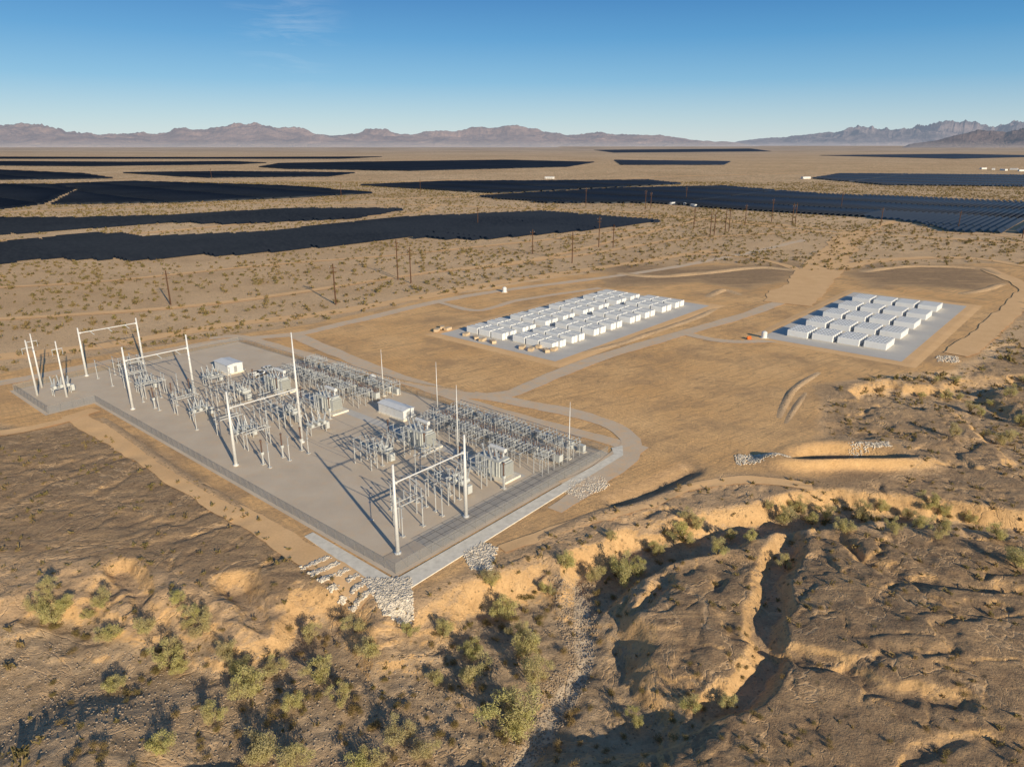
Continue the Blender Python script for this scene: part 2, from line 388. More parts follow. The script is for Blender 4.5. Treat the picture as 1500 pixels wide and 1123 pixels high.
mountains('mountain_range',[(-300,178),(-100,175),(0,174),(60,173),(130,180),(200,189),(235,188),(260,181),(300,183),(330,177),(380,173),(410,182),(470,186),(520,184),(550,182),(600,191),(650,188),(700,183),(745,177),(790,185),(830,194),(880,190),(930,193),(1000,196),(1050,203),(1090,204),(1120,205)],21000,3500,3,1700,'hazed_mountain_rock',1600,60,1.15,.36)
mountains('far_mountain_range',[(1060,207),(1130,197),(1180,192),(1220,187),(1260,179),(1310,178),(1340,169),(1380,166),(1420,174),(1480,172),(1560,172),(1800,182)],26000,4000,13,1700,'blue_hazed_rock',1300,60,1.2,.34)
mountains('foothills',[(-300,190),(0,192),(90,188),(150,196),(250,203),(330,197),(420,202),(470,194),(520,204),(600,202),(660,196),(730,202),(780,205),(830,211)],15500,1500,23,1000,'hazed_mountain_rock',1200,40)
mountains('dark_hills',[(1320,211),(1370,200),(1410,192),(1440,185),(1470,183),(1500,172),(1560,166),(1800,170)],15000,1800,33,1100,'dark_hazed_rock',700,40,1.2,.36)
# ------------------------------------------------------------------ ribbons & sheets
def catmull(P,step):
    P=[np.array(p,float) for p in P]; out=[]
    Q=[2*P[0]-P[1]]+P+[2*P[-1]-P[-2]]
    for i in range(1,len(Q)-2):
        n_=max(2,int(np.linalg.norm(Q[i+1]-Q[i])/step))
        for k in range(n_):
            t=k/n_
            out.append(.5*((2*Q[i])+(-Q[i-1]+Q[i+1])*t+(2*Q[i-1]-5*Q[i]+4*Q[i+1]-Q[i+2])*t*t+(-Q[i-1]+3*Q[i]-3*Q[i+1]+Q[i+2])*t**3))
    out.append(P[-1]); return np.array(out)
ZI=[0]
def ribbon(name,P,w,mat,zo=.05,step=4,kind='structure',edge=.5):
    ZI[0]+=1; zo+=ZI[0]*.0017
    C=catmull(P,step); D=np.gradient(C,axis=0); D/=np.linalg.norm(D,axis=1)[:,None]+1e-9
    Nn=np.stack([-D[:,1],D[:,0]],1); cols=[]
    s=np.arange(len(C))
    for j,f in enumerate((-1,-.5,0,.5,1)):
        ww=w/2*f+(edge*(fbm(s/2.5,s*0+j*3.3,3,int(w*7)%50)-.5)*2 if abs(f)==1 else 0)
        q=C+Nn*(ww[:,None] if abs(f)==1 else ww); cols.append(q)
    A=np.stack(cols,1); z=terrain(A[...,0].ravel(),A[...,1].ravel()).reshape(A.shape[:2])+zo
    V=np.concatenate([A,z[...,None]],-1).reshape(-1,3)
    ii=np.arange(len(V)).reshape(-1,5)
    F=np.stack([ii[:-1,:-1],ii[:-1,1:],ii[1:,1:],ii[1:,:-1]],-1).reshape(-1,4)
    return obj(name,np_mesh(name,V,F,M[mat],True),kind=kind)
def sheetUV(name,U0,U1,V0,V1,mat,z,fn=S):
    me=bpy.data.meshes.new(name)
    me.from_pydata([fn(a,b)+(z,) for a,b in((U0,V0),(U1,V0),(U1,V1),(U0,V1))],[],[(0,1,2,3)]); me.materials.append(M[mat]); me.update()
    return obj(name,me,kind='structure')
def berm(name,U0,U1,V0,V1,mat,h,run,fn):
    me=bpy.data.meshes.new(name); o=run
    vs=[fn(a,b)+(h,) for a,b in((U0,V0),(U1,V0),(U1,V1),(U0,V1))]+[fn(a,b)+(-.05,) for a,b in((U0-o,V0-o),(U1+o,V0-o),(U1+o,V1+o),(U0-o,V1+o))]
    me.from_pydata(vs,[],[(3,2,1,0),(0,1,5,4),(1,2,6,5),(2,3,7,6),(3,0,4,7)]); me.materials.append(M[mat]); me.update()
    return obj(name,me,kind='structure')
me=bpy.data.meshes.new('gravel_yard'); me.from_pydata([S(a,b)+(.03,) for a,b in((-.8,-.8),(71,-.8),(65,172),(-14,172),(-14,139),(-.8,139))],[],[(0,1,2,3,4,5)]); me.materials.append(M['pad']); me.update()
obj('gravel_yard',me,kind='structure')
sheetUV('cable_slab_pavement',10,68.5,.6,7.2,'trench',.036)
def strip(name,inner,outer,zi,zo,mat):
    n_=len(inner); v=[S(*p)+(zi,) for p in inner]+[S(*p)+(zo,) for p in outer]
    f=[(i,i+n_,i+n_+1,i+1) for i in range(n_-1)]
    me=bpy.data.meshes.new(name); me.from_pydata(v,[],f); me.materials.append(M[mat]); me.update(); obj(name,me,kind='structure')
cin=[(-1.4,24),(-1.4,10),(-1.4,0),(-1.2,-1.2),(0,-1.4),(34,-1.4),(71,-1.2),(74,1.5)]
cou=[(-3.4,24),(-4.2,10),(-5.4,-1),(-4.4,-4.4),(-1,-5.4),(34,-4.4),(72,-3.4),(77,0)]
cedge=[(-3.7,24),(-4.6,10),(-5.9,-1),(-4.8,-4.9),(-1,-5.9),(34,-4.8),(72,-3.8),(77.3,-.4)]
strip('concrete_apron',cin,cou,.14,.12,'conc')
strip('concrete_edge',cou,cedge,.12,-.9,'conc')
sheetUV('paved_access_lane',44,47,8,118,'bpad',.036)
ribbon('perimeter_road',[S(38,-7.5),S(55,-7),S(72,-5.5),S(80,0)],4,'road',.07,2)
ribbon('perimeter_road',[S(78,-6),S(77,8),S(74.5,40),S(75,80),S(72.5,115),S(71,150),S(69,178),S(60,186)],5,'road',.08,3,edge=.9)
rd=lambda L:GP(L)
ribbon('access_road',rd([(-80,575),(60,550),(200,522),(330,499),(430,490),(500,475),(640,442),(740,425),(860,410),(960,396),(1060,378),(1180,352)]),6.2,'road',.09,4,edge=.9)
ribbon('site_road',rd([(430,490),(500,520),(570,548),(640,570),(690,580),(740,578),(800,555),(860,530),(930,508),(1000,488),(1090,462),(1150,441),(1200,428)]),6.2,'road',.10,4,edge=.9)
ribbon('site_road',rd([(690,578),(760,590),(840,605),(900,625),(925,650),(905,672),(870,695),(830,712)]),6,'road',.11,3,edge=1)
ribbon('site_road',rd([(1000,488),(1060,500),(1150,500),(1230,512),(1300,522)]),4.5,'road',.105,4,edge=1)
ribbon('site_road',rd([(640,442),(700,455),(760,440),(880,422)]),4,'road',.105,4,edge=1)
ribbon('dirt_road',rd([(1150,445),(1190,410),(1218,378),(1238,355),(1258,338)]),24,'track',.16,5,edge=4)
ribbon('dirt_road',rd([(1190,425),(1180,400),(1100,378),(1000,372)]),7,'track',.14,5,edge=2)
ribbon('dirt_road',rd([(1215,395),(1300,380),(1420,378),(1560,400)]),10,'track',.14,5,edge=2.5)
ribbon('dirt_road',rd([(1258,338),(1330,322),(1450,318),(1600,322)]),8,'track',.2,6,edge=2)
ribbon('dirt_road',rd([(-60,530),(150,505),(330,476),(520,452),(700,420),(840,398),(960,380),(1050,366)]),9,'track',.06,5,edge=2)
ribbon('dirt_road',rd([(1440,392),(1500,420),(1490,445),(1430,500),(1400,520)]),9,'track',.2,4,edge=1.5)
for L,w in (([(-60,470),(200,455),(420,430),(640,398),(860,372),(1000,350),(1180,340)],6),([(400,300),(620,300),(700,303),(940,312),(1180,338),(1300,345),(1560,360)],11),([(1262,340),(1150,330),(1000,318),(900,318)],9),
            ([(560,292),(700,286),(820,268),(1000,258),(1300,252)],14),([(0,312),(200,303),(420,296),(560,292)],11),([(0,352),(230,340),(420,322),(600,313),(640,300)],9),([(1262,340),(1330,338),(1560,352)],6),([(-100,262),(200,262),(560,266),(700,262)],18),([(640,398),(760,385),(930,345),(1040,318)],6),([(-60,425),(150,412),(400,388),(600,372),(900,340),(1000,330)],5)):
    ribbon('dirt_road',rd(L),w,'track',.17,12,edge=1.5)
ribbon('dirt_track',[S(-7,-2),S(-7,30),S(-8,60),S(-8,100),S(-9,134)],5.5,'track',.10,2,edge=1)
ribbon('dirt_track',rd([(735,805),(850,765),(950,735),(1010,712),(1100,702),(1190,712)]),3.2,'track',.10,2,edge=.6)
ribbon('dirt_track',rd([(-60,642),(60,625),(140,600)]),4,'track',.14,2,edge=1)
def BF(base):
    bx,by=base
    return lambda a,b:(bx+ux*a-vx*b, by+uy*a-vy*b)
B1=BF(G(675,489)); B2=BF(G(1145,494))
berm('battery_pad_slope',-8,120,-8,57,'track',.16,3.5,B1); berm('battery_pad_slope',-8,120,-8,49,'track',.16,3.5,B2)
sheetUV('battery_pad',-6,117,-6,54,'bpad',.19,B1); sheetUV('battery_pad',-6,116,-6,46,'bpad',.19,B2)
def bermline(P,h,w):
    C=catmull(P,2.5); D=np.gradient(C,axis=0); D/=np.linalg.norm(D,axis=1)[:,None]; Nn=np.stack([-D[:,1],D[:,0]],1); V=[]
    s=np.arange(len(C)); wob=.5+1.0*fbm(s/5,s*0+1.7,3,5); tap=np.minimum(1,np.minimum(s,len(s)-1-s)/6)
    for f,hz in((-1,-.1),(-.45,.8),(-.1,1),(.3,.85),(1,-.1)):
        q=C+Nn*(w/2*f); z=terrain(q[:,0],q[:,1])+(h*hz*wob*tap if hz>0 else -.1)
        V.append(np.concatenate([q,z[:,None]],1))
    V=np.stack(V,1).reshape(-1,3); ii=np.arange(len(V)).reshape(-1,5)
    F=np.stack([ii[:-1,:-1],ii[:-1,1:],ii[1:,1:],ii[1:,:-1]],-1).reshape(-1,4)
    obj('earth_berm',np_mesh('earth_berm',V,F,M['ground'],True),kind='structure')
for P,h,w in (([(905,400),(960,405),(1030,400),(1110,392),(1165,396)],.8,9),([(1035,435),(1060,425),(1085,432)],.9,6),([(1260,398),(1330,390),(1430,393),(1470,405)],.8,9),([(1405,430),(1440,425),(1470,415)],.8,6),
              ([(1140,612),(1150,590),(1165,568),(1200,545)],.45,3),([(1150,620),(1164,598),(1180,575)],.4,2.4),
              ([(830,520),(900,505),(960,485),(1020,465),(1050,450)],.35,5),([(520,540),(600,560),(680,572)],.3,3),([(760,800),(860,760),(960,725),(1010,705)],.5,4.5),([(150,612),(260,690),(370,752)],.4,3)):
    bermline(rd(P),h,w)
# ------------------------------------------------------------------ substation kits
def deadend(h1,h2,span=18.8,beam=15):
    k=[]
    for x,h in((0,h1),(span,h2)):
        b=MB().tube((0,0,.3),(0,0,h),.44,.22 if h<25 else .14,12); b.tube((0,0,0),(0,0,.35),.7,.7,12)
        k.append(('pole',b.mesh('pole','white_steel',True),(x,0,0)))
    b=MB(); b.tube((.1,0,beam),(span-.1,0,beam),.15,.15,8); b.box((.5,0,beam),(.35,.5,.5)); b.box((span-.5,0,beam),(.35,.5,.5))
    for f in(.2,.5,.8): b.box((span*f,0,beam-.05),(.2,.5,.35))
    k.append(('crossbeam',b.mesh('crossbeam','white_steel'),(0,0,0)))
    si=MB().ins((0,-.3,0),(0,-3,-.5),.14,9).mesh('insulator_string','ins'); sj=MB().ins((0,.3,0),(0,3,-.5),.14,9).mesh('insulator_string','ins')
    for f in(.2,.5,.8): k+=[('insulator_string',si,(span*f,0,beam-.25)),('insulator_string',sj,(span*f,0,beam-.25))]
    return k
dl="tall pale tapered steel dead-end frame standing on yard gravel"
g="steel dead-end frames in the substation yard"
place(deadend(18.8,18.8),'dead_end_frame',S(4.8,5)+(0,),TH,dl,'power line frame',g)
place(deadend(19.2,30),'dead_end_frame',S(4.8,65.5)+(0,),TH,"tall pale steel frame with one extra high mast pole",'power line frame',g)
place(deadend(19.2,19.2),'dead_end_frame',S(4.8,125)+(0,),TH,dl,'power line frame',g)
place(deadend(16.8,16.8),'dead_end_frame',S(8.2,170)+(0,),TH,"pale steel dead-end frame beside the yard fence",'power line frame',g)
tp=[('pole',MB().tube((0,0,0),(0,0,18),.36,.16,10).mesh('pole','white_steel',True),(0,0,0)),('crossarm',MB().box((0,0,15.5),(3,.2,.2)).mesh('crossarm','galv'),(0,0,0))]
ti=MB().ins((0,0,15.4),(0,0,13.6),.13).mesh('insulator','ins'); tp+=[('insulator',ti,(1.4,0,0)),('insulator',ti,(-1.4,0,0))]
for a,b in((-9.6,160.3),(-4,152),(-6,168)): place(tp,'line_pole',S(a,b)+(0,),TH,"pale steel line pole with short crossarm in the yard",'power pole',"line poles in the yard annex")
ml=MB().tube((0,0,0),(0,0,15),.20,.05,8).mesh('shaft','white_steel',True); mb_=MB().box((0,0,.15),(1.2,1.2,.3)).mesh('footing','conc')
for (u_,v_) in((833,672),(562,580),(641,602),(671,668)):
    x,y=G(u_,v_); place([('shaft',ml,(0,0,.2)),('footing',mb_,(0,0,0))],'lightning_mast',(x,y,0),TH,"slender white lightning mast on a concrete footing",'mast',"lightning masts around the yard",1.0 if u_!=671 else 1.25)
fr=MB()
for x in(-3.2,3.2):
    fr.box((x,-.9,2.3),(.2,.2,4.6)).box((x,.9,2.3),(.2,.2,4.6)).box((x,0,3.2),(.1,1.8,.1))
fr.box((0,-.9,4.7),(7.4,.2,.24)).box((0,.9,4.7),(7.4,.2,.24))
fr=fr.mesh('support_frame','galv')
dsi=MB().ins((0,0,4.83),(0,0,6.6),.17).mesh('insulator','ins')
dsb=MB().tube((0,-1.4,6.7),(0,1.4,6.7),.07).box((0,-1,6.72),(.3,.35,.2)).box((0,1,6.72),(.3,.35,.2)).mesh('switch_blade','galv')
disc=[('support_frame',fr,(0,0,0))]+[('insulator',dsi,(x,y,0)) for x in(-3,0,3) for y in(-1,1)]+[('switch_blade',dsb,(x,0,0)) for x in(-3,0,3)]
bs=[('column',MB().tube((0,0,0),(0,0,4.2),.13).box((0,0,4.25),(.5,.5,.1)).box((0,0,.1),(.8,.8,.2)).mesh('column','galv'),(0,0,0)),('insulator',MB().ins((0,0,4.3),(0,0,6.4),.17).mesh('insulator','ins'),(0,0,0)),('bus_clamp',MB().tube((0,-.6,6.5),(0,.6,6.5),.09).mesh('bus_clamp','galv'),(0,0,0))]
vt=[('pedestal',MB().box((0,0,1.3),(.35,.35,2.6)).box((0,0,.1),(.9,.9,.2)).mesh('pedestal','galv'),(0,0,0)),('base_tank',MB().box((0,0,2.95),(.7,.7,.7)).mesh('base_tank','tank'),(0,0,0)),('insulator',MB().ins((0,0,3.3),(0,0,6.1),.26,9).tube((0,0,6.1),(0,0,6.5),.28).mesh('insulator','insb'),(0,0,0))]
bf=MB()
for x in(-2.4,2.4):
    for y in(-.8,.8): bf.box((x,y,1.1),(.18,.18,2.2))
bf.box((0,-.8,2.25),(5.4,.2,.2)).box((0,.8,2.25),(5.4,.2,.2)); bf=bf.mesh('support_frame','galv')
bt=MB().tube((0,-1.3,2.9),(0,1.3,2.9),.5,.5,12).box((0,0,2.5),(.5,1.4,.4)).mesh('breaker_tank','tank',False)
bb1=MB().ins((0,-.8,3.2),(0,-1.9,5.9),.28,9).mesh('bushing','ins'); bb2=MB().ins((0,.8,3.2),(0,1.9,5.9),.28,9).mesh('bushing','ins')
brk=[('support_frame',bf,(0,0,0)),('control_cabinet',MB().box((3.2,0,1.5),(.9,1.4,1.9)).mesh('control_cabinet','tank'),(0,0,0))]+[('breaker_tank',bt,(x,0,0)) for x in(-1.9,0,1.9)]+[('bushing',q,(x,0,0)) for x in(-1.9,0,1.9) for q in(bb1,bb2)]
tk=MB().box((0,0,2.4),(3.6,6.4,3.8)).box((0,0,4.4),(3.8,6.6,.22))
for y in(-2.4,-1.2,0,1.2,2.4): tk.box((-1.87,y,2.4),(.14,.2,3.6)).box((1.87,y,2.4),(.14,.2,3.6))
tk=tk.mesh('tank','tank')
ra=MB()
for i in range(11): ra.box((-1.5+i*.3,0,2.5),(.1,1.3,3.2))
ra.tube((-1.6,0,4.15),(1.6,0,4.15),.14).tube((-1.6,0,.85),(1.6,0,.85),.14).tube((-.9,0,4.3),(-.9,0,4.5),.4,.4,10); ra=ra.mesh('radiator','tank')
cn=MB().tube((1.2,-2.6,6.2),(1.2,2.2,6.2),.55,.55,14).box((1.2,-1.9,5.1),(.3,.3,1.2)).box((1.2,1.6,5.1),(.3,.3,1.2)).tube((1.2,0,5.7),(.2,0,4.5),.1).mesh('conservator','white_steel')
hb=MB().tube((-.9,0,4.5),(-1.1,0,5),.3).ins((-1.1,0,5),(-1.9,0,7.9),.3,11).mesh('high_voltage_bushing','ins')
lb=MB().tube((.2,0,4.5),(.2,0,4.8),.18).ins((.2,0,4.8),(.2,0,6),.18,6).mesh('low_voltage_bushing','insb')
ar=MB().box((0,0,1.7),(.25,.25,3.4)).ins((0,0,3.4),(0,0,5.6),.2).mesh('surge_arrester','ins')
trf=[('tank',tk,(0,0,0)),('radiator',ra,(0,4.1,0)),('radiator',ra,(0,-4.1,0)),('conservator',cn,(0,0,0)),('foundation',MB().box((0,0,.24),(5.6,12,.48)).mesh('foundation','conc'),(0,0,0))]
for y in(-2,0,2): trf+=[('high_voltage_bushing',hb,(0,y,0)),('low_voltage_bushing',lb,(0,y,0)),('surge_arrester',ar,(-3.4,y,0))]
def rack(L,hh,seed):
    r=random.Random(seed); ff=MB(); xs_=[0,L/2,L]
    for x in xs_:
        for y in(-1.3,1.3): ff.box((x,y,hh/2),(.14,.14,hh))
        ff.box((x,0,hh+.1),(.16,3.4,.18)).box((x,0,hh*.68),(.1,2.6,.1))
    for y in(-1.3,1.3): ff.box((L/2,y,hh+.26),(L+1,.14,.14))
    fi=MB()
    for x in xs_+[L*.25,L*.75]:
        for y in(-1.2,0,1.2):
            if r.random()<.9: fi.ins((x,y,hh+.3),(x,y,hh+1.2+r.choice((0,0,.3))),.13,4)
    for y in(-1.2,0,1.2):
        a=r.uniform(0,.4)*L; fi.tube((a,y,hh+1.25),(min(L,a+L*.6),y,hh+1.25),.06,.06,6)
        fi.tube((a,y,hh+1.25),(a+.6,y,hh-1.6),.03,.03,5)
    return [('steel_frame',ff.mesh('steel_frame','galv'),(0,0,0)),('insulator_row',fi.mesh('insulator_row','ins'),(0,0,0))]
fb=MB().box((0,0,1.9),(1.5,2.1,1.7)).box((.9,.3,1.8),(.4,1.1,1.3)).box((0,0,2.8),(1.7,2.3,.1))
for x in(-.6,.6):
    for y in(-.9,.9): fb.box((x,y,.55),(.12,.12,1.1))
fbb=MB()
for y in(-.75,0,.75): fbb.ins((-.35,y,2.85),(-.7,y,4.1),.15,5).ins((.35,y,2.85),(.7,y,4.1),.15,5)
BK=[('breaker_body',fb.mesh('breaker_body','tank'),(0,0,0)),('bushing_set',fbb.mesh('bushing_set','insb'),(0,0,0))]
JC=[('cabinet',MB().box((0,0,1.05),(1.1,1.8,1.8)).mesh('cabinet','tank'),(0,0,0)),('door',MB().box((-.57,0,1.1),(.04,1.5,1.4)).mesh('door','vent'),(0,0,0)),('slab',MB().box((0,0,.08),(1.6,2.3,.16)).mesh('slab','conc'),(0,0,0))]
RK=[rack(5.2,3.8,1),rack(6.0,3.4,2),rack(4.6,4.3,3)]
for t in(14.5,41,81,108):
    place(trf,'power_transformer',S(43,t)+(.03,),TH,"large grey power transformer with radiators and ribbed bushings",'transformer',"power transformers in the yard")
    place(disc,'disconnect_switch',S(25.5,t)+(.03,),TH-math.pi/2,"galvanized three phase disconnect switch on steel legs",'switchgear',"disconnect switches in the yard")
    place(brk,'circuit_breaker',S(31,t)+(.03,),TH-math.pi/2,"grey dead-tank circuit breaker with angled ribbed bushings",'circuit breaker',"circuit breakers in the yard")
    place(disc,'disconnect_switch',S(36,t)+(.03,),TH-math.pi/2,"galvanized three phase disconnect switch on steel legs",'switchgear',"disconnect switches in the yard")
    for d in(-3,0,3):
        for a in((28.2,21) if t!=41 else (28.2,)): place(bs,'bus_support',S(a,t+d)+(.03,),TH-math.pi/2,"steel column topped with a ribbed bus insulator",'bus support',"bus supports in the yard")
    for d in(-7,7): place(vt,'voltage_transformer',S(38.5,t+d)+(.03,),TH,"brown ribbed voltage transformer on a steel pedestal",'voltage transformer',"voltage transformers in the yard")
LAY=[('d',14.5,13),('d',14.5,72),('b',14.5,79),('d',14.5,86),('b',14.5,103),('d',14.5,111),('d',14.5,132),('b',14.5,139),('d',14.5,146),('d',18,158),('b',-4,156),('b',30,68),('b',32,130),('d',33,95),('d',31,122),('d',34,28)]
for k_,a,b in LAY:
    if k_=='d': place(disc,'disconnect_switch',S(a,b)+(.03,),TH,"galvanized three phase disconnect switch on steel legs",'switchgear',"disconnect switches in the yard")
    else: place(brk,'circuit_breaker',S(a,b)+(.03,),TH,"grey dead-tank circuit breaker with angled ribbed bushings",'circuit breaker',"circuit breakers in the yard")
for b in(9,19,58,95,118,129,152,164):
    for a in(9.5,15,20.5): place(bs,'bus_support',S(a,b)+(.03,),TH,"steel column topped with a ribbed bus insulator",'bus support',"bus supports in the yard")
for b in(61,121):
    for a in(9.5,15,20.5): place(vt,'voltage_transformer',S(a,b)+(.03,),TH,"brown ribbed voltage transformer on a steel pedestal",'voltage transformer',"voltage transformers in the yard")
RR_=random.Random(5)
for v0,nb_ in((6,12),(76,12)):
    for i in range(nb_):
        vv=v0+i*3.6
        k=RR_.randrange(3)
        if i%4!=1: place(RK[k],'switch_rack',S(49.3+RR_.uniform(-.3,.3),vv)+(.03,),TH,"galvanized steel rack carrying ribbed insulators and bus tubes",'switchgear',"feeder switch racks in the yard")
        place(BK,'feeder_breaker',S(57.0+RR_.uniform(-.3,.3),vv)+(.03,),TH,"grey boxed feeder breaker with brown angled bushings",'circuit breaker',"feeder breakers in the yard")
        if i%6!=3: place(RK[(k+1)%3],'switch_rack',S(59.2,vv+RR_.uniform(-.3,.3))+(.03,),TH,"galvanized steel rack carrying ribbed insulators and bus tubes",'switchgear',"feeder switch racks in the yard")
        place(JC,'cable_cabinet',S(67.0 if vv<50 else 65,vv)+(.03,),TH,"small grey cable cabinet on a concrete slab",'cabinet',"cable cabinets along the yard edge")
def conductor(p0,p1,sag,name='overhead_conductor',r=.035):
    b=MB(); n_=10 if sag>.05 else 1; pr=None
    for i in range(n_+1):
        t=i/n_; q=(p0[0]+(p1[0]-p0[0])*t,p0[1]+(p1[1]-p0[1])*t,p0[2]+(p1[2]-p0[2])*t-4*sag*t*(1-t))
        if pr: b.tube(pr,q,r,r,5)
        pr=q
    obj(name,b.mesh(name,'cond'),label="thin grey aluminium conductor strung above the yard",category="power line",group="conductors over the yard")
for a in(8.5,14.2,19.9):
    for b0,b1 in((8,62.5),(68.5,122),(128,167)): conductor(S(a,b0)+(14.2,),S(a+(1 if b1<160 else 3),b1)+(14.2 if b1<160 else 12.2,),1.6)
for a in(9.5,15,20.5):
    for b0,b1 in((9,19),(95,118),(129,164)): conductor(S(a,b0)+(6.6,),S(a,b1)+(6.6,),.01,'bus_pipe',.08)
for t in(14.5,41,81,108):
    for d in(-3,0,3): conductor(S(21,t+d)+(6.65,),S(41.5,t+d*.67)+(7.7,),.3,'bus_pipe',.05)
for i,a in enumerate((50.5,54,61,64)):
    for b0,b1 in((4,46.5),(74.5,117)): conductor(S(a,b0)+(5.4,),S(a,b1)+(5.4,),.01,'bus_pipe',.08)
def building(L,W,Hh):
    k=[('walls',MB().box((0,0,Hh/2+.4),(L,W,Hh)).mesh('walls','bldg'),(0,0,0)),('plinth',MB().box((0,0,.2),(L+.6,W+.6,.4)).mesh('plinth','conc'),(0,0,0))]
    b=MB(); z=Hh+.4; e=.3
    b.v=[(-L/2-e,-W/2-e,z),(L/2+e,-W/2-e,z),(L/2+e,W/2+e,z),(-L/2-e,W/2+e,z),(-L/2-e,0,z+.4),(L/2+e,0,z+.4)]
    b.f=[(0,1,5,4),(2,3,4,5),(0,4,3),(1,2,5),(3,2,1,0)]
    k.append(('roof',b.mesh('roof','bldg'),(0,0,0)))
    k.append(('door',MB().box((0,-.05,1.05),(1.1,.1,2.1)).mesh('door','vent'),(-L/2+1.6,-W/2-.01,.45)))
    k.append(('door',MB().box((-.05,0,1.05),(.1,1.1,2.1)).mesh('door','vent'),(-L/2-.01,0,.45)))
    ac=MB().box((0,0,0),(1.1,.6,1.6)).box((0,-.32,0),(.8,.05,1.2)).mesh('air_conditioner','tank')
    for x in(-L*.1,L*.12,L*.32): k.append(('air_conditioner',ac,(x,-W/2-.33,1.7)))
    k.append(('step',MB().box((0,0,.15),(1.4,.8,.3)).box((0,.2,.3),(1.4,.4,.3)).mesh('step','galv'),(-L/2+1.6,-W/2-.95,.03)))
    return k
place(building(11,4,2.7),'control_building',S(53,62)+(.03,),TH+math.pi/2,"long white metal control building with wall air conditioners",'building')
place(building(9,5.5,2.9),'control_building',S(43,139)+(.03,),TH+math.pi/2,"small white metal control building with pale gabled roof",'building')
post=MB().tube((0,0,0),(0,0,2.3),.035,.035,6).mesh('post','fence')
def fence(a,b):
    (x0,y0),(x1,y1)=S(*a),S(*b); L=math.hypot(x1-x0,y1-y0); an=math.atan2(y1-y0,x1-x0)
    r=obj('chain_link_fence',None,(x0,y0,.03),an,label="grey chain-link security fence around the gravel yard",category='fence',group='fence runs around the yard')
    k=int(L/3)
    for i in range(k+1): obj('post',post,(L*i/k,0,0),0,r)
    me=bpy.data.meshes.new('fabric'); me.from_pydata([(0,0,.05),(L,0,.05),(L,0,2.2),(0,0,2.2)],[],[(0,1,2,3)]); me.materials.append(M['link']); obj('fabric',me,(0,.06,0),0,r)
    obj('top_rail',MB().tube((0,0,2.22),(L,0,2.22),.025,.025,6).mesh('top_rail','fence'),(0,0,0),0,r)
FC=[(0,0),(70,0),(64.5,171),(-13,171),(-13,140),(0,140),(0,0)]
for a,b in zip(FC[:-1],FC[1:]): fence(a,b)
# ------------------------------------------------------------------ batteries
def battkit(L,W):
    h=2.3
    bd=MB().box((0,0,h/2+.2),(L,W,h)); k=int(L/.98); w=L/k
    for i in range(k):
        x=-L/2+w*(i+.5); bd.box((x,-W/2-.015,h/2+.2),(w*.92,.05,h-.3)).box((x,W/2+.015,h/2+.2),(w*.92,.05,h-.3))
    bg=MB()
    for i in range(6):
        x=-L*.40+i*L*.16
        bg.lathe((x,0,h+.36),(x,0,h+.46),[(0,.40),(1,.36)],10)
    return [('body',bd.mesh('body','batt'),(0,0,0)),('roof',MB().box((0,0,h+.28),(L-.1,W-.1,.16)).mesh('roof','batt'),(0,0,0)),('roof_fan',bg.mesh('roof_fan','vent'),(0,0,0)),('skid',MB().box((0,0,.1),(L-.2,W-.1,.2)).mesh('skid','conc'),(0,0,0)),('end_louvre',MB().box((L/2+.03,0,1.3),(.06,W*.65,1.5)).mesh('end_louvre','vent'),(0,0,0))]
batt=battkit(8.0,1.9); battS=battkit(6.1,1.7)
skid=[('cabinet',MB().box((0,0,1.1),(1.8,1.6,2.0)).mesh('cabinet','bldg'),(0,0,0)),('cooling_fin',MB().box((1.15,0,1.1),(.5,1.3,1.4)).mesh('cooling_fin','vent'),(0,0,0)),('slab',MB().box((0,0,.08),(3.2,2.4,.16)).mesh('slab','conc'),(0,0,0))]
bl="white battery storage container with roof fans on gravel pad"
for i in range(8):
    for gI in range(2):
        for j in range(3):
            for e in range(4):
                x,y=B1(4.0+i*12.6+(i//2)*2.6+(e//2)*.9+e*2.0+gI*1.5,3.5+gI*24+j*6.9)
                place(battS,'battery_container',(x,y,.2),TH+math.pi/2,bl,'battery container','battery containers on the gravel pads')
        for j in range(2):
            x,y=B1(13.6+i*12.6+(i//2)*2.6+gI*1.5,5+gI*24+j*9); place(skid,'step_up_transformer',(x,y,.2),TH,"small pale pad transformer between battery containers",'transformer','pad transformers by the batteries',.9)
for i in range(5):
    for j in range(4):
        for e in range(5):
            x,y=B2(4+i*21.4+e*2.45+j*.8,5+j*9.6)
            place(batt,'battery_container',(x,y,.2),TH+math.pi/2,bl,'battery container','battery containers on the gravel pads')
        x,y=B2(18+i*21.4,5+j*9.6); place(skid,'step_up_transformer',(x,y,.2),TH,"small pale pad transformer between battery containers",'transformer','pad transformers by the batteries')
cr=[('crate_box',MB().box((0,0,.75),(4,2.2,1.3)).box((0,0,1.43),(4.1,2.3,.08)).mesh('crate_box','pallet'),(0,0,0)),('skid',MB().box((-1.5,0,.06),(.2,2.2,.12)).box((1.5,0,.06),(.2,2.2,.12)).mesh('skid','wood'),(0,0,0))]
for u_,v_,r_ in((683,492,.3),(697,497,1),(707,500,.2),(722,503,1.1),(765,511,.4),(778,514,.4),(800,516,1),(648,482,.8),(656,484,.1),(640,486,.5),(812,514,.2),(790,510,.2)):
    x,y=G(u_,v_); place(cr,'crate',(x,y,.2),TH+r_,"tan wooden shipping crate on skids on the ground",'crate','crates beside the battery pad',.8)
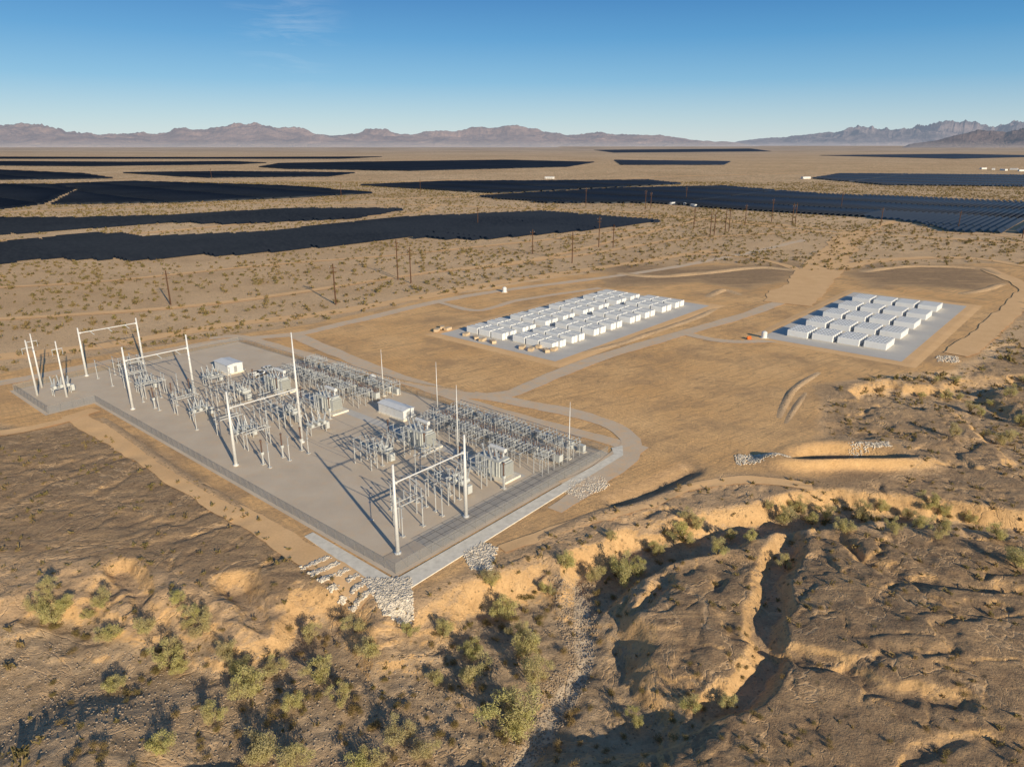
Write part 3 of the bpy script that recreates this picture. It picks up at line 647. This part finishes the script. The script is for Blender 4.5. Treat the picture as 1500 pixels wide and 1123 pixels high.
tkm=[('tank_body',MB().tube((0,0,.2),(0,0,3.2),1.5,1.5,16).lathe((0,0,3.2),(0,0,3.8),[(0,1.5),(.6,1.0),(1,.3)],16).mesh('tank_body','bldg'),(0,0,0)),('base_slab',MB().box((0,0,.1),(4,4,.2)).mesh('base_slab','conc'),(0,0,0)),('hatch',MB().tube((0,0,3.8),(0,0,4),.3).mesh('hatch','vent'),(0,0,0))]
for u_,v_ in((739,428),(1119,495),(546,560)):
    x,y=G(u_,v_); place(tkm,'water_tank',(x,y,.05),0,"pale round water tank on a small slab",'tank','water tanks on the graded site',.75)
x,y=G(1097,497)
place([('barrier_body',MB().box((0,0,.5),(2,.5,.5)).box((0,0,.15),(2,.8,.3)).box((0,0,.9),(1.9,.25,.35)).mesh('barrier_body','orange'),(0,0,0)),('drain_plug',MB().tube((1.0,0,.3),(1.06,0,.3),.1).mesh('drain_plug','dark'),(0,0,0))],'road_barrier',(x,y,.2),.4,"orange plastic road barrier on graded soil",'barrier')
tb=MB().box((0,0,.75),(5.4,1.9,.5)).box((-1.6,.87,1.15),(2.1,.1,.4)).box((-1.6,-.87,1.15),(2.1,.1,.4)).box((-2.62,0,1.15),(.1,1.7,.4)).box((1.9,0,1.1),(1.5,1.8,.25))
tb=tb.mesh('body','bldg'); tcab=MB(); tcab.v=[(-.6,-.85,1),(1.5,-.85,1),(1.5,.85,1),(-.6,.85,1),(-.45,-.7,1.75),(.8,-.7,1.75),(.8,.7,1.75),(-.45,.7,1.75)]
tcab.f=[(0,1,5,4),(1,2,6,5),(2,3,7,6),(3,0,4,7),(4,5,6,7)]
wh=MB().tube((0,-.12,0),(0,.12,0),.4,.4,14).mesh('wheel','blacktyre')
trk=[('body',tb,(0,0,0)),('cab_windows',tcab.mesh('cab_windows','dark'),(0,0,0)),('roof',MB().box((.17,0,1.78),(1.2,1.35,.06)).mesh('roof','bldg'),(0,0,0))]+[('wheel',wh,(x,y,.4)) for x in(-1.7,1.75) for y in(-.9,.9)]
for a,b,r_ in((47,126,.2),(52,128,1.6)):
    place(trk,'pickup_truck',S(a,b)+(.03,),TH+r_,"white pickup truck parked on yard gravel",'pickup truck','parked pickup trucks')
# ------------------------------------------------------------------ wooden poles
def wpole(h,n_=1):
    L=7 if n_==2 else 3.6; cx=2.25 if n_==2 else 0
    sh=MB().tube((0,0,0),(0,0,h),.38,.26,8).mesh('shaft','wood')
    k=[('shaft',sh,(0,0,0))]+([('shaft',sh,(4.5,0,0))] if n_==2 else [])
    k.append(('crossarm',MB().box((cx,.3,h-2),(L,.2,.3)).mesh('crossarm','wood'),(0,0,0)))
    k.append(('crossarm',MB().box((cx,.3 if n_==1 else -.3,h-4 if n_==1 else h-5),(L if n_==1 else 5,.2,.3)).mesh('crossarm','wood'),(0,0,0)))
    i=(MB().ins((0,.3,h-2.15),(0,.3,h-3.6),.12,5) if n_==2 else MB().ins((0,.3,h-1.85),(0,.3,h-1.1),.12,5)).mesh('insulator','ins')
    for x in((cx-L*.45),cx,(cx+L*.45)): k.append(('insulator',i,(x,0,0)))
    return k
WK={(h,k):wpole(h,k) for h in(17,20,23) for k in(1,2)}
for u_,v_,h,k in((583,410,23,1),(602,415,20,1),(492,446,20,1),(250,446,17,1),(838,385,20,1),(877,362,23,1),(898,362,17,1),(953,306,20,1),(945,307,23,1),(1040,346,20,2),(1062,340,20,2),(1091,330,20,1),(1130,325,23,1),(1160,328,20,2),(1403,336,17,1),(858,302,23,1),(1016,336,20,1),(1232,305,20,1),(1497,350,20,1),(780,372,17,1),(700,330,17,1),(1005,292,17,1),(310,262,23,1),(500,290,20,1),(616,285,23,1),(1290,330,17,1)):
    x,y=G(u_,v_); place(WK[(h,k)],'utility_pole',(x,y,T(x,y)),.5,"dark brown wooden utility pole with crossarms on desert soil",'utility pole','wooden utility poles across the desert')
# ------------------------------------------------------------------ solar rows
FIELDS=[[(-200,374),(0,360),(14,357),(150,344),(228,350),(400,342),(585,322),(660,318),(800,312),(965,326),(860,339),(700,353),(600,349),(478,363),(335,377),(298,374),(215,383),(58,381),(0,389),(-200,408)],
 [(-150,330),(0,322),(130,321),(258,318),(420,308),(595,308),(520,321),(330,329),(250,327),(130,336),(0,345),(-150,352)],
 [(-150,272),(70,271),(110,277),(60,300),(0,308),(-150,312)],[(76,271),(200,267),(330,271),(430,274),(545,284),(420,291),(250,298),(80,300),(120,278)],
 [(-150,236),(180,238),(340,237),(390,239),(350,241),(130,244),(-150,242)],[(410,240),(520,238),(740,235),(872,238),(830,245),(600,251),(420,248),(380,245)],[(-150,250),(0,250),(120,255),(165,262),(-150,266)],
 [(530,272),(650,267),(950,265),(1000,270),(900,275),(720,284)],[(700,289),(905,277),(1060,274),(1200,285),(1540,299),(1620,345),(1400,341),(1340,327),(1260,319),(1060,306),(950,299),(800,298)],
 [(1190,262),(1230,255),(1560,258),(1600,275),(1300,272)],[(900,235),(1070,237),(1060,242),(910,242)],[(1200,228),(1400,226),(1560,229),(1400,233)],[(870,220),(1100,218),(1130,222),(900,224)],[(175,254),(330,252),(520,254),(480,259),(300,261)],[(-150,230),(300,231),(560,230),(500,233),(-150,233)]]
FP_=[GP(L) for L in FIELDS]
tl=math.radians(36); pitch=6.2; pw=4.4; rows=[]
for P in FP_:
    Q=[SI(*p) for p in P]
    vmin=min(q[1] for q in Q); vmax=max(q[1] for q in Q)
    k=math.ceil(vmin/pitch)
    while k*pitch<vmax:
        V=k*pitch; k+=1; xs_=[]
        for (a0,b0),(a1,b1) in zip(Q,Q[1:]+Q[:1]):
            if (b0>V)!=(b1>V): xs_.append(a0+(a1-a0)*(V-b0)/(b1-b0))
        xs_.sort()
        for a,b in zip(xs_[::2],xs_[1::2]):
            a=round(a/12)*12; b=round(b/12)*12
            s_=a
            while s_<b-8:
                e_=min(b,(math.floor(s_/120)+1)*120)
                if e_-s_>8 and k%60!=0: rows.append((s_+.5,e_-1.5,V))
                s_=e_
rows=[(r,math.hypot(*S((r[0]+r[1])/2,r[2]))) for r in rows]
rows=[r for r in rows if abs(S((r[0][0]+r[0][1])/2,r[0][2])[0])<.86*S((r[0][0]+r[0][1])/2,r[0][2])[1]+60]
rows.sort(key=lambda r:r[1]); print('ROWS',len(rows))
cy,cz=pw/2*math.cos(tl),pw/2*math.sin(tl)
cache={}
sg="tracker rows of the solar farm"
def rowmesh(L):
    L=round(L,1)
    if L not in cache:
        b=MB(); hz=1.9
        b.v=[(-L/2,-cy,hz-cz),(L/2,-cy,hz-cz),(L/2,cy,hz+cz),(-L/2,cy,hz+cz)]; b.v+=[(x,y+.05,z-.08) for x,y,z in b.v]
        b.f=[(0,1,2,3),(7,6,5,4),(0,4,5,1),(1,5,6,2),(2,6,7,3),(3,7,4,0)]
        k=int(L/9)
        for i in range(k+1): b.box((-L/2+.5+i*(L-1)/max(k,1),0,.9),(.15,.15,1.75))
        cache[L]=b.mesh('solar_panel_row','solar')
    return cache[L]
for (a,b,V),d in rows[:300]:
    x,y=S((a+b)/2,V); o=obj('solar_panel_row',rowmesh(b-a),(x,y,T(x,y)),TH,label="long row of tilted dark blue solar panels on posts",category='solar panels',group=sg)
rest=rows[300:]
arr=np.array([(a,b,V) for (a,b,V),d in rest]); Ls=(arr[:,1]-arr[:,0]); Uc=(arr[:,0]+arr[:,1])/2
base=np.array([(-.5,-cy,1.9-cz),(.5,-cy,1.9-cz),(.5,cy,1.9+cz),(-.5,cy,1.9+cz),(-.5,-cy+.1,1.8-cz),(.5,-cy+.1,1.8-cz),(.5,cy+.1,1.8+cz),(-.5,cy+.1,1.8+cz)])
U_=Uc[:,None]+base[None,:,0]*Ls[:,None]; V_=arr[:,2][:,None]+base[None,:,1]
Xw=OX+ux*U_+vx*V_; Yw=OY+uy*U_+vy*V_
zc=terrain(Xw.mean(1),Yw.mean(1)); Zw=base[None,:,2]+zc[:,None]+0*U_
VV=np.stack([Xw,Yw,Zw],-1).reshape(-1,3)
fb_=np.array([(0,1,2,3),(7,6,5,4),(0,4,5,1),(1,5,6,2),(2,6,7,3),(3,7,4,0)])
FF=(fb_[None]+8*np.arange(len(arr))[:,None,None]).reshape(-1,4)
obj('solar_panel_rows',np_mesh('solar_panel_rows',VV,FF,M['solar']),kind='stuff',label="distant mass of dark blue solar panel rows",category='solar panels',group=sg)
# ------------------------------------------------------------------ vegetation
def leafcloud(r,cent,rad,n_,size):
    c=cent[r.integers(0,len(cent),n_)]; d=r.normal(size=(n_,3)); d/=np.linalg.norm(d,axis=1)[:,None]
    rr=rad*(r.random(n_)**.45)[:,None]; P=c+d*rr*np.array([1,1,.8])
    a=r.normal(size=(n_,3)); a[:,2]=np.abs(a[:,2])+.3; a/=np.linalg.norm(a,axis=1)[:,None]
    b=np.cross(a,r.normal(size=(n_,3))); b/=np.linalg.norm(b,axis=1)[:,None]
    s_=size*(.6+.8*r.random(n_))[:,None]; a=a*1.5
    V=np.stack([P-a*s_-b*s_*.35,P+a*s_-b*s_*.35,P+a*s_+b*s_*.35,P-a*s_+b*s_*.35],1).reshape(-1,3)
    V[:,2]=np.maximum(V[:,2],.02)
    return V,np.arange(n_*4).reshape(-1,4)
def tree_kit(seed):
    r=np.random.default_rng(seed); b=MB(); tips=[]
    nst=r.integers(3,6)
    for k in range(nst):
        a=k*6.28/nst+r.uniform(-.5,.5); tilt=r.uniform(.2,.85); L=r.uniform(.32,.58)
        d=np.array([math.cos(a)*tilt,math.sin(a)*tilt,1]); d/=np.linalg.norm(d)
        p=np.array([0,0,-.02]); q=p+d*L*.6; b.tube(tuple(p),tuple(q),.022,.014,5)
        for j in range(r.integers(4,6)):
            e=d+r.normal(size=3)*.5; e[2]=abs(e[2])*.8+.1; e/=np.linalg.norm(e); q2=q+e*L*r.uniform(.35,.85); b.tube(tuple(q),tuple(q2),.012,.006,4); tips.append(q2)
            if r.random()<.5: tips.append((q+q2)/2*np.array([1.1,1.1,.7]))
    t=np.array(tips); V,F=leafcloud(r,t,.125,3600,.0115)
    return [('trunk',b.mesh('trunk','bark'),(0,0,0)),('crown',np_mesh('crown',V,F,M['leaf']),(0,0,0))]
TK=[tree_kit(100+i) for i in range(9)]
TREES=[(80,915,5.5),(72,872,4),(160,937,4.5),(150,888,4),(245,975,5),(262,885,3.5),(295,930,5),(330,965,4),(365,1018,7),(470,998,5),(455,942,4),(540,962,4.5),(520,925,4),(580,1085,4.5),(640,1002,3),(690,1000,5),(775,962,5.5),(740,905,5.5),(755,1070,8),(782,1005,6),(830,832,5),(870,852,4),(918,852,6),(895,792,3),(1000,792,5),(1050,812,4.5),(1125,745,3),(1150,768,5),(1190,768,3.5),(1235,778,4),(1262,762,5),(1310,780,4),(1345,772,4),(1375,787,4.5),(1385,752,4),(1100,792,3),(385,1118,6),(430,1130,5),(535,1128,5),(930,1062,3),(1015,1042,3),(1065,1037,3),(1150,832,3),(1385,585,4),(1350,582,3),(1420,603,4),(1395,640,4),(1450,592,3),(1470,652,5),(1482,582,4),(1495,622,4),(1440,640,3),(1490,832,5),(170,1010,3.5),(600,932,3),(650,932,3.5),(130,905,3),(215,930,4),(400,985,3.5),(430,1040,4),(500,1030,3.5),(310,1060,4),(240,1100,4),(1210,760,4.5),(1290,750,3.5),(1420,765,3.5),(1460,790,4),(1005,760,3),(960,812,3.5),(800,870,3),(720,860,4),(690,960,4),(1400,560,3),(1370,560,2.6),(1500,560,3.5),(620,1110,4),
 (60,900,4),(95,895,3.5),(280,915,4),(350,990,4.5),(265,985,3.5),(760,940,4),(745,1040,4.5),(905,835,4),(935,838,3.5),(1170,750,4),(1330,760,3.5),(1360,745,4),(1020,775,3.5),(1070,790,3),(1405,585,3),(1435,610,3.5),(1480,640,3.5)]
for i,(u_,v_,s_) in enumerate(TREES):
    x,y,z=GT(u_,v_)
    o=place(TK[i%9],'palo_verde_tree',(x,y,z-.03),random.uniform(0,6.3),"olive green palo verde tree on the sandy wash" if s_>=3.5 else "small olive desert tree on dry soil",'tree','desert trees along the wash')
    w=s_*1.12; o.scale=(w*random.uniform(.9,1.2),w*random.uniform(.9,1.2),w*random.uniform(1.0,1.3))
def shrub_mesh(seed,n_,size):
    r=np.random.default_rng(seed); k=r.integers(3,6)
    c=np.stack([r.uniform(-.28,.28,k),r.uniform(-.28,.28,k),r.uniform(.2,.42,k)],1)
    return leafcloud(r,c,.32,n_,size)
SH=[np_mesh('shrub',*shrub_mesh(200+i,300,.034),M['scrub']) for i in range(6)]
LO=[shrub_mesh(300+i,14,.18) for i in range(8)]
pts=[]
n_=10500; x=rng.uniform(-140,230,n_); y=rng.uniform(62,300,n_)
d_=vn(x/9,y/9,61); z,g_,p_,w_=terrain(x,y,True)
ok=(sdf(x,y,PLAT)>1.5)&(np.abs(x)<.80*y+25)&(rng.random(n_)<np.clip(d_*1.3-.1+.4*w_,0,1))&(w_<.9)
sz_=rng.uniform(.35,1.25,n_)*(1+.6*w_)
pts.append(np.stack([x,y,z,sz_],1)[ok])
n_=56000; y=np.sqrt(rng.uniform(215**2,1500**2,n_)); x=rng.uniform(-1,1,n_)*(.78*y+50)
d_=fbm(x/60,y/60,3,71); z=terrain(x,y)
ok=(sdf(x,y,PLAT)>2)&(rng.random(n_)<np.clip(d_*2.4-.5,0.1,1))
for P in FP_: ok&=~(sdf(x,y,P)<6)
pts.append(np.stack([x,y,z,rng.uniform(.8,2.8,n_)],1)[ok])
A=np.concatenate(pts); dist=np.hypot(A[:,0],A[:,1]); A=A[np.argsort(-A[:,3]/dist)]
vis=np.abs(A[:,0])<.74*A[:,1]+8
A=np.concatenate([A[vis],A[~vis]]); print('SHRUBS',len(A))
for i,(x,y,z,s_) in enumerate(A[:300]):
    o=obj('desert_shrub',SH[i%6],(x,y,z-.04*s_),random.uniform(0,6.3),label="low dry creosote shrub on bare desert soil",category='shrub',group='creosote shrubs on the desert floor'); o.scale=(s_*1.25,s_*1.15,s_)
R=A[300:]; Vs=[];Fs=[];off=0
for k in range(8):
    q=R[k::8]; V,F=LO[k]; an=rng.uniform(0,6.3,len(q)); c_,s_=np.cos(an)[:,None],np.sin(an)[:,None]; w=q[:,3][:,None]
    x=(V[None,:,0]*c_-V[None,:,1]*s_)*w*1.2+q[:,0][:,None]; y=(V[None,:,0]*s_+V[None,:,1]*c_)*w*1.2+q[:,1][:,None]; z=V[None,:,2]*w+q[:,2][:,None]-.03
    Vs.append(np.stack([x,y,z],-1).reshape(-1,3)); Fs.append((F[None]+len(V)*np.arange(len(q))[:,None,None]).reshape(-1,4)+off); off+=len(q)*len(V)
obj('desert_scrub',np_mesh('desert_scrub',np.concatenate(Vs),np.concatenate(Fs),M['scrub']),kind='stuff',label="scattered olive creosote scrub across the desert plain",category='scrub',group='creosote shrubs on the desert floor')
# ------------------------------------------------------------------ riprap
def rocks(name,P,n_,s0,s1,label,mat='rock'):
    xs_=[p[0] for p in P]; ys_=[p[1] for p in P]
    x=rng.uniform(min(xs_),max(xs_),n_*4); y=rng.uniform(min(ys_),max(ys_),n_*4); k=inside(x,y,P)
    e=sdf(x,y,P); k&=rng.random(n_*4)<np.clip(-e/1.0+.15,0,1); x=x[k][:n_];y=y[k][:n_]
    z=terrain(x,y); m_=len(x)
    base=np.array([(-1,-1,-.6),(1,-1,-.6),(1,1,-.6),(-1,1,-.6),(-.7,-.7,.7),(.7,-.7,.7),(.7,.7,.7),(-.7,.7,.7)])*.5
    V=base[None]*rng.uniform(s0,s1,(m_,1,3))*(1+rng.uniform(-.28,.28,(m_,8,3)))
    an=rng.uniform(0,6.3,m_)[:,None]; X_=V[...,0]*np.cos(an)-V[...,1]*np.sin(an); Y_=V[...,0]*np.sin(an)+V[...,1]*np.cos(an)
    VV=np.stack([X_+x[:,None],Y_+y[:,None],V[...,2]+z[:,None]+.03],-1).reshape(-1,3)
    fb_=np.array([(3,2,1,0),(4,5,6,7),(0,1,5,4),(1,2,6,5),(2,3,7,6),(3,0,4,7)])
    obj(name,np_mesh(name,VV,(fb_[None]+8*np.arange(m_)[:,None,None]).reshape(-1,4),M[mat]),kind='stuff',label=label,category='rocks')
rocks('riprap',GP([(528,852),(604,850),(606,905),(585,908),(562,900)],-.8),2600,.25,.5,"pale riprap rock apron spilling down the bank")
rocks('riprap',GP([(676,815),(705,798),(730,806),(722,842),(690,840)],-.8),1200,.2,.45,"pale riprap rocks beside the concrete apron")
rocks('riprap',GP([(835,703),(880,693),(895,712),(850,732),(828,722)]),800,.18,.42,"pale riprap rocks at the road bend")
rocks('riprap',GP([(1075,665),(1160,667),(1163,677),(1078,682)]),800,.2,.45,"strip of pale riprap beside the basin")
rocks('riprap',GP([(1240,648),(1303,646),(1308,655),(1247,658)]),350,.2,.42,"strip of pale riprap on the basin rim")
for i in range(6):
    c0=14+i*-3.2
    rocks('rock_step',[S(-10.5,14-i*3.0),S(-4.6,13.2-i*3.0),S(-4.6,14.6-i*3.0),S(-10.5,15.4-i*3.0)],420,.3,.55,"line of pale rocks forming a drainage step")
rocks('riprap',GP([(1370,521),(1403,521),(1408,532),(1374,530)]),250,.25,.6,"small pile of pale rocks on graded soil")
rocks('wash_stones',GP([(800,860),(870,850),(880,930),(860,1010),(800,1100),(720,1123),(760,1020),(830,960)],-4),1800,.1,.32,"brown cobbles scattered along the sandy wash bed",'cobble')
rocks('wash_stones',GP([(0,940),(400,960),(700,960),(760,1040),(700,1123),(0,1123)],-4),1800,.1,.35,"brown cobbles scattered over the dry wash floor",'cobble')
# ------------------------------------------------------------------ distant buildings
k=0
for u_,v_ in((1440,248),(1455,249),(1470,250),(1485,249),(1497,251),(985,300),(1003,301),(1016,303),(805,262),(1180,262)):
    x,y=G(u_,v_); L=8 if v_>290 else 20
    place(building(L,L*.4,2.6 if L<20 else 4),'building',(x,y,0),.3+k*.7,"distant small pale metal shed on the desert plain",'building','distant sheds on the plain'); k+=1
# ------------------------------------------------------------------ light, sky, camera
EL=math.radians(18.8); sx,sy=.515,-.857
Sv=Vector((sx*math.cos(EL),sy*math.cos(EL),math.sin(EL)))
sl=bpy.data.lights.new('sun','SUN'); sl.energy=5; sl.angle=math.radians(.5); sl.color=(1,.865,.645)
so=bpy.data.objects.new('sun',sl); COL.objects.link(so); so.rotation_euler=Sv.to_track_quat('Z','Y').to_euler(); so.location=(100,-100,200)
w=bpy.data.worlds.new('World'); SC.world=w; w.use_nodes=True; nt=w.node_tree; nt.nodes.clear()
class WN(NT):
    def __init__(s,t): s.t=t
n=WN(nt)
sk=nt.nodes.new('ShaderNodeTexSky'); sk.sky_type='NISHITA'; sk.sun_disc=False; sk.sun_elevation=EL; sk.sun_rotation=math.atan2(sx,sy); sk.air_density=1.0; sk.dust_density=.5; sk.ozone_density=2.0; sk.altitude=800
tc=n.n('ShaderNodeTexCoord').outputs['Generated']; zz=n.n('ShaderNodeSeparateXYZ',{0:tc}).outputs[2]
cr_=n.n('ShaderNodeValToRGB',{0:n.rng(zz,0,.5)}); e=cr_.color_ramp.elements
stops=[(0,(.58,.68,.72)),(.06,(.41,.58,.69)),(.15,(.17,.42,.66)),(.25,(.055,.285,.58)),(.36,(.012,.17,.46)),(.6,(.03,.13,.34)),(1,(.05,.12,.27))]
e[0].position=0; e[0].color=stops[0][1]+(1,); e[1].position=1; e[1].color=stops[-1][1]+(1,)
for p_,c_ in stops[1:-1]: q=e.new(p_); q.color=c_+(1,)
cl=n.n('ShaderNodeMapping',{'Vector':tc,'Scale':(9,9,60),'Rotation':(0,.12,0)}).outputs[0]
cn_=n.rng(n.noise(cl,1,6,.65,.6),.5,.75)
dd=n.n('ShaderNodeVectorMath',{0:tc,1:(-.27,.953,.137)},operation='DISTANCE').outputs['Value']
cm=n.math('MULTIPLY',cn_,n.rng(dd,.08,.01,0,.25))
gcol=n.mix(cm,cr_.outputs[0],(.75,.80,.84))
nsk=n.n('ShaderNodeVectorMath',{0:sk.outputs[0],3:.14},operation='SCALE').outputs[0]
fin=n.mix(.16,gcol,nsk)
bg_=nt.nodes.new('ShaderNodeBackground'); bg_.inputs[1].default_value=1.0; ow=nt.nodes.new('ShaderNodeOutputWorld')
nt.links.new(fin,bg_.inputs[0]); nt.links.new(bg_.outputs[0],ow.inputs[0])
cd=bpy.data.cameras.new('camera'); cd.sensor_width=36; cd.lens=36*FP/1500; cd.clip_start=1; cd.clip_end=120000
co=bpy.data.objects.new('camera',cd); COL.objects.link(co); co.location=(0,0,H); co.rotation_euler=(math.pi/2-PITCH,0,0); SC.camera=co
SC.view_settings.view_transform='Standard'; SC.view_settings.look='None'; SC.view_settings.exposure=0
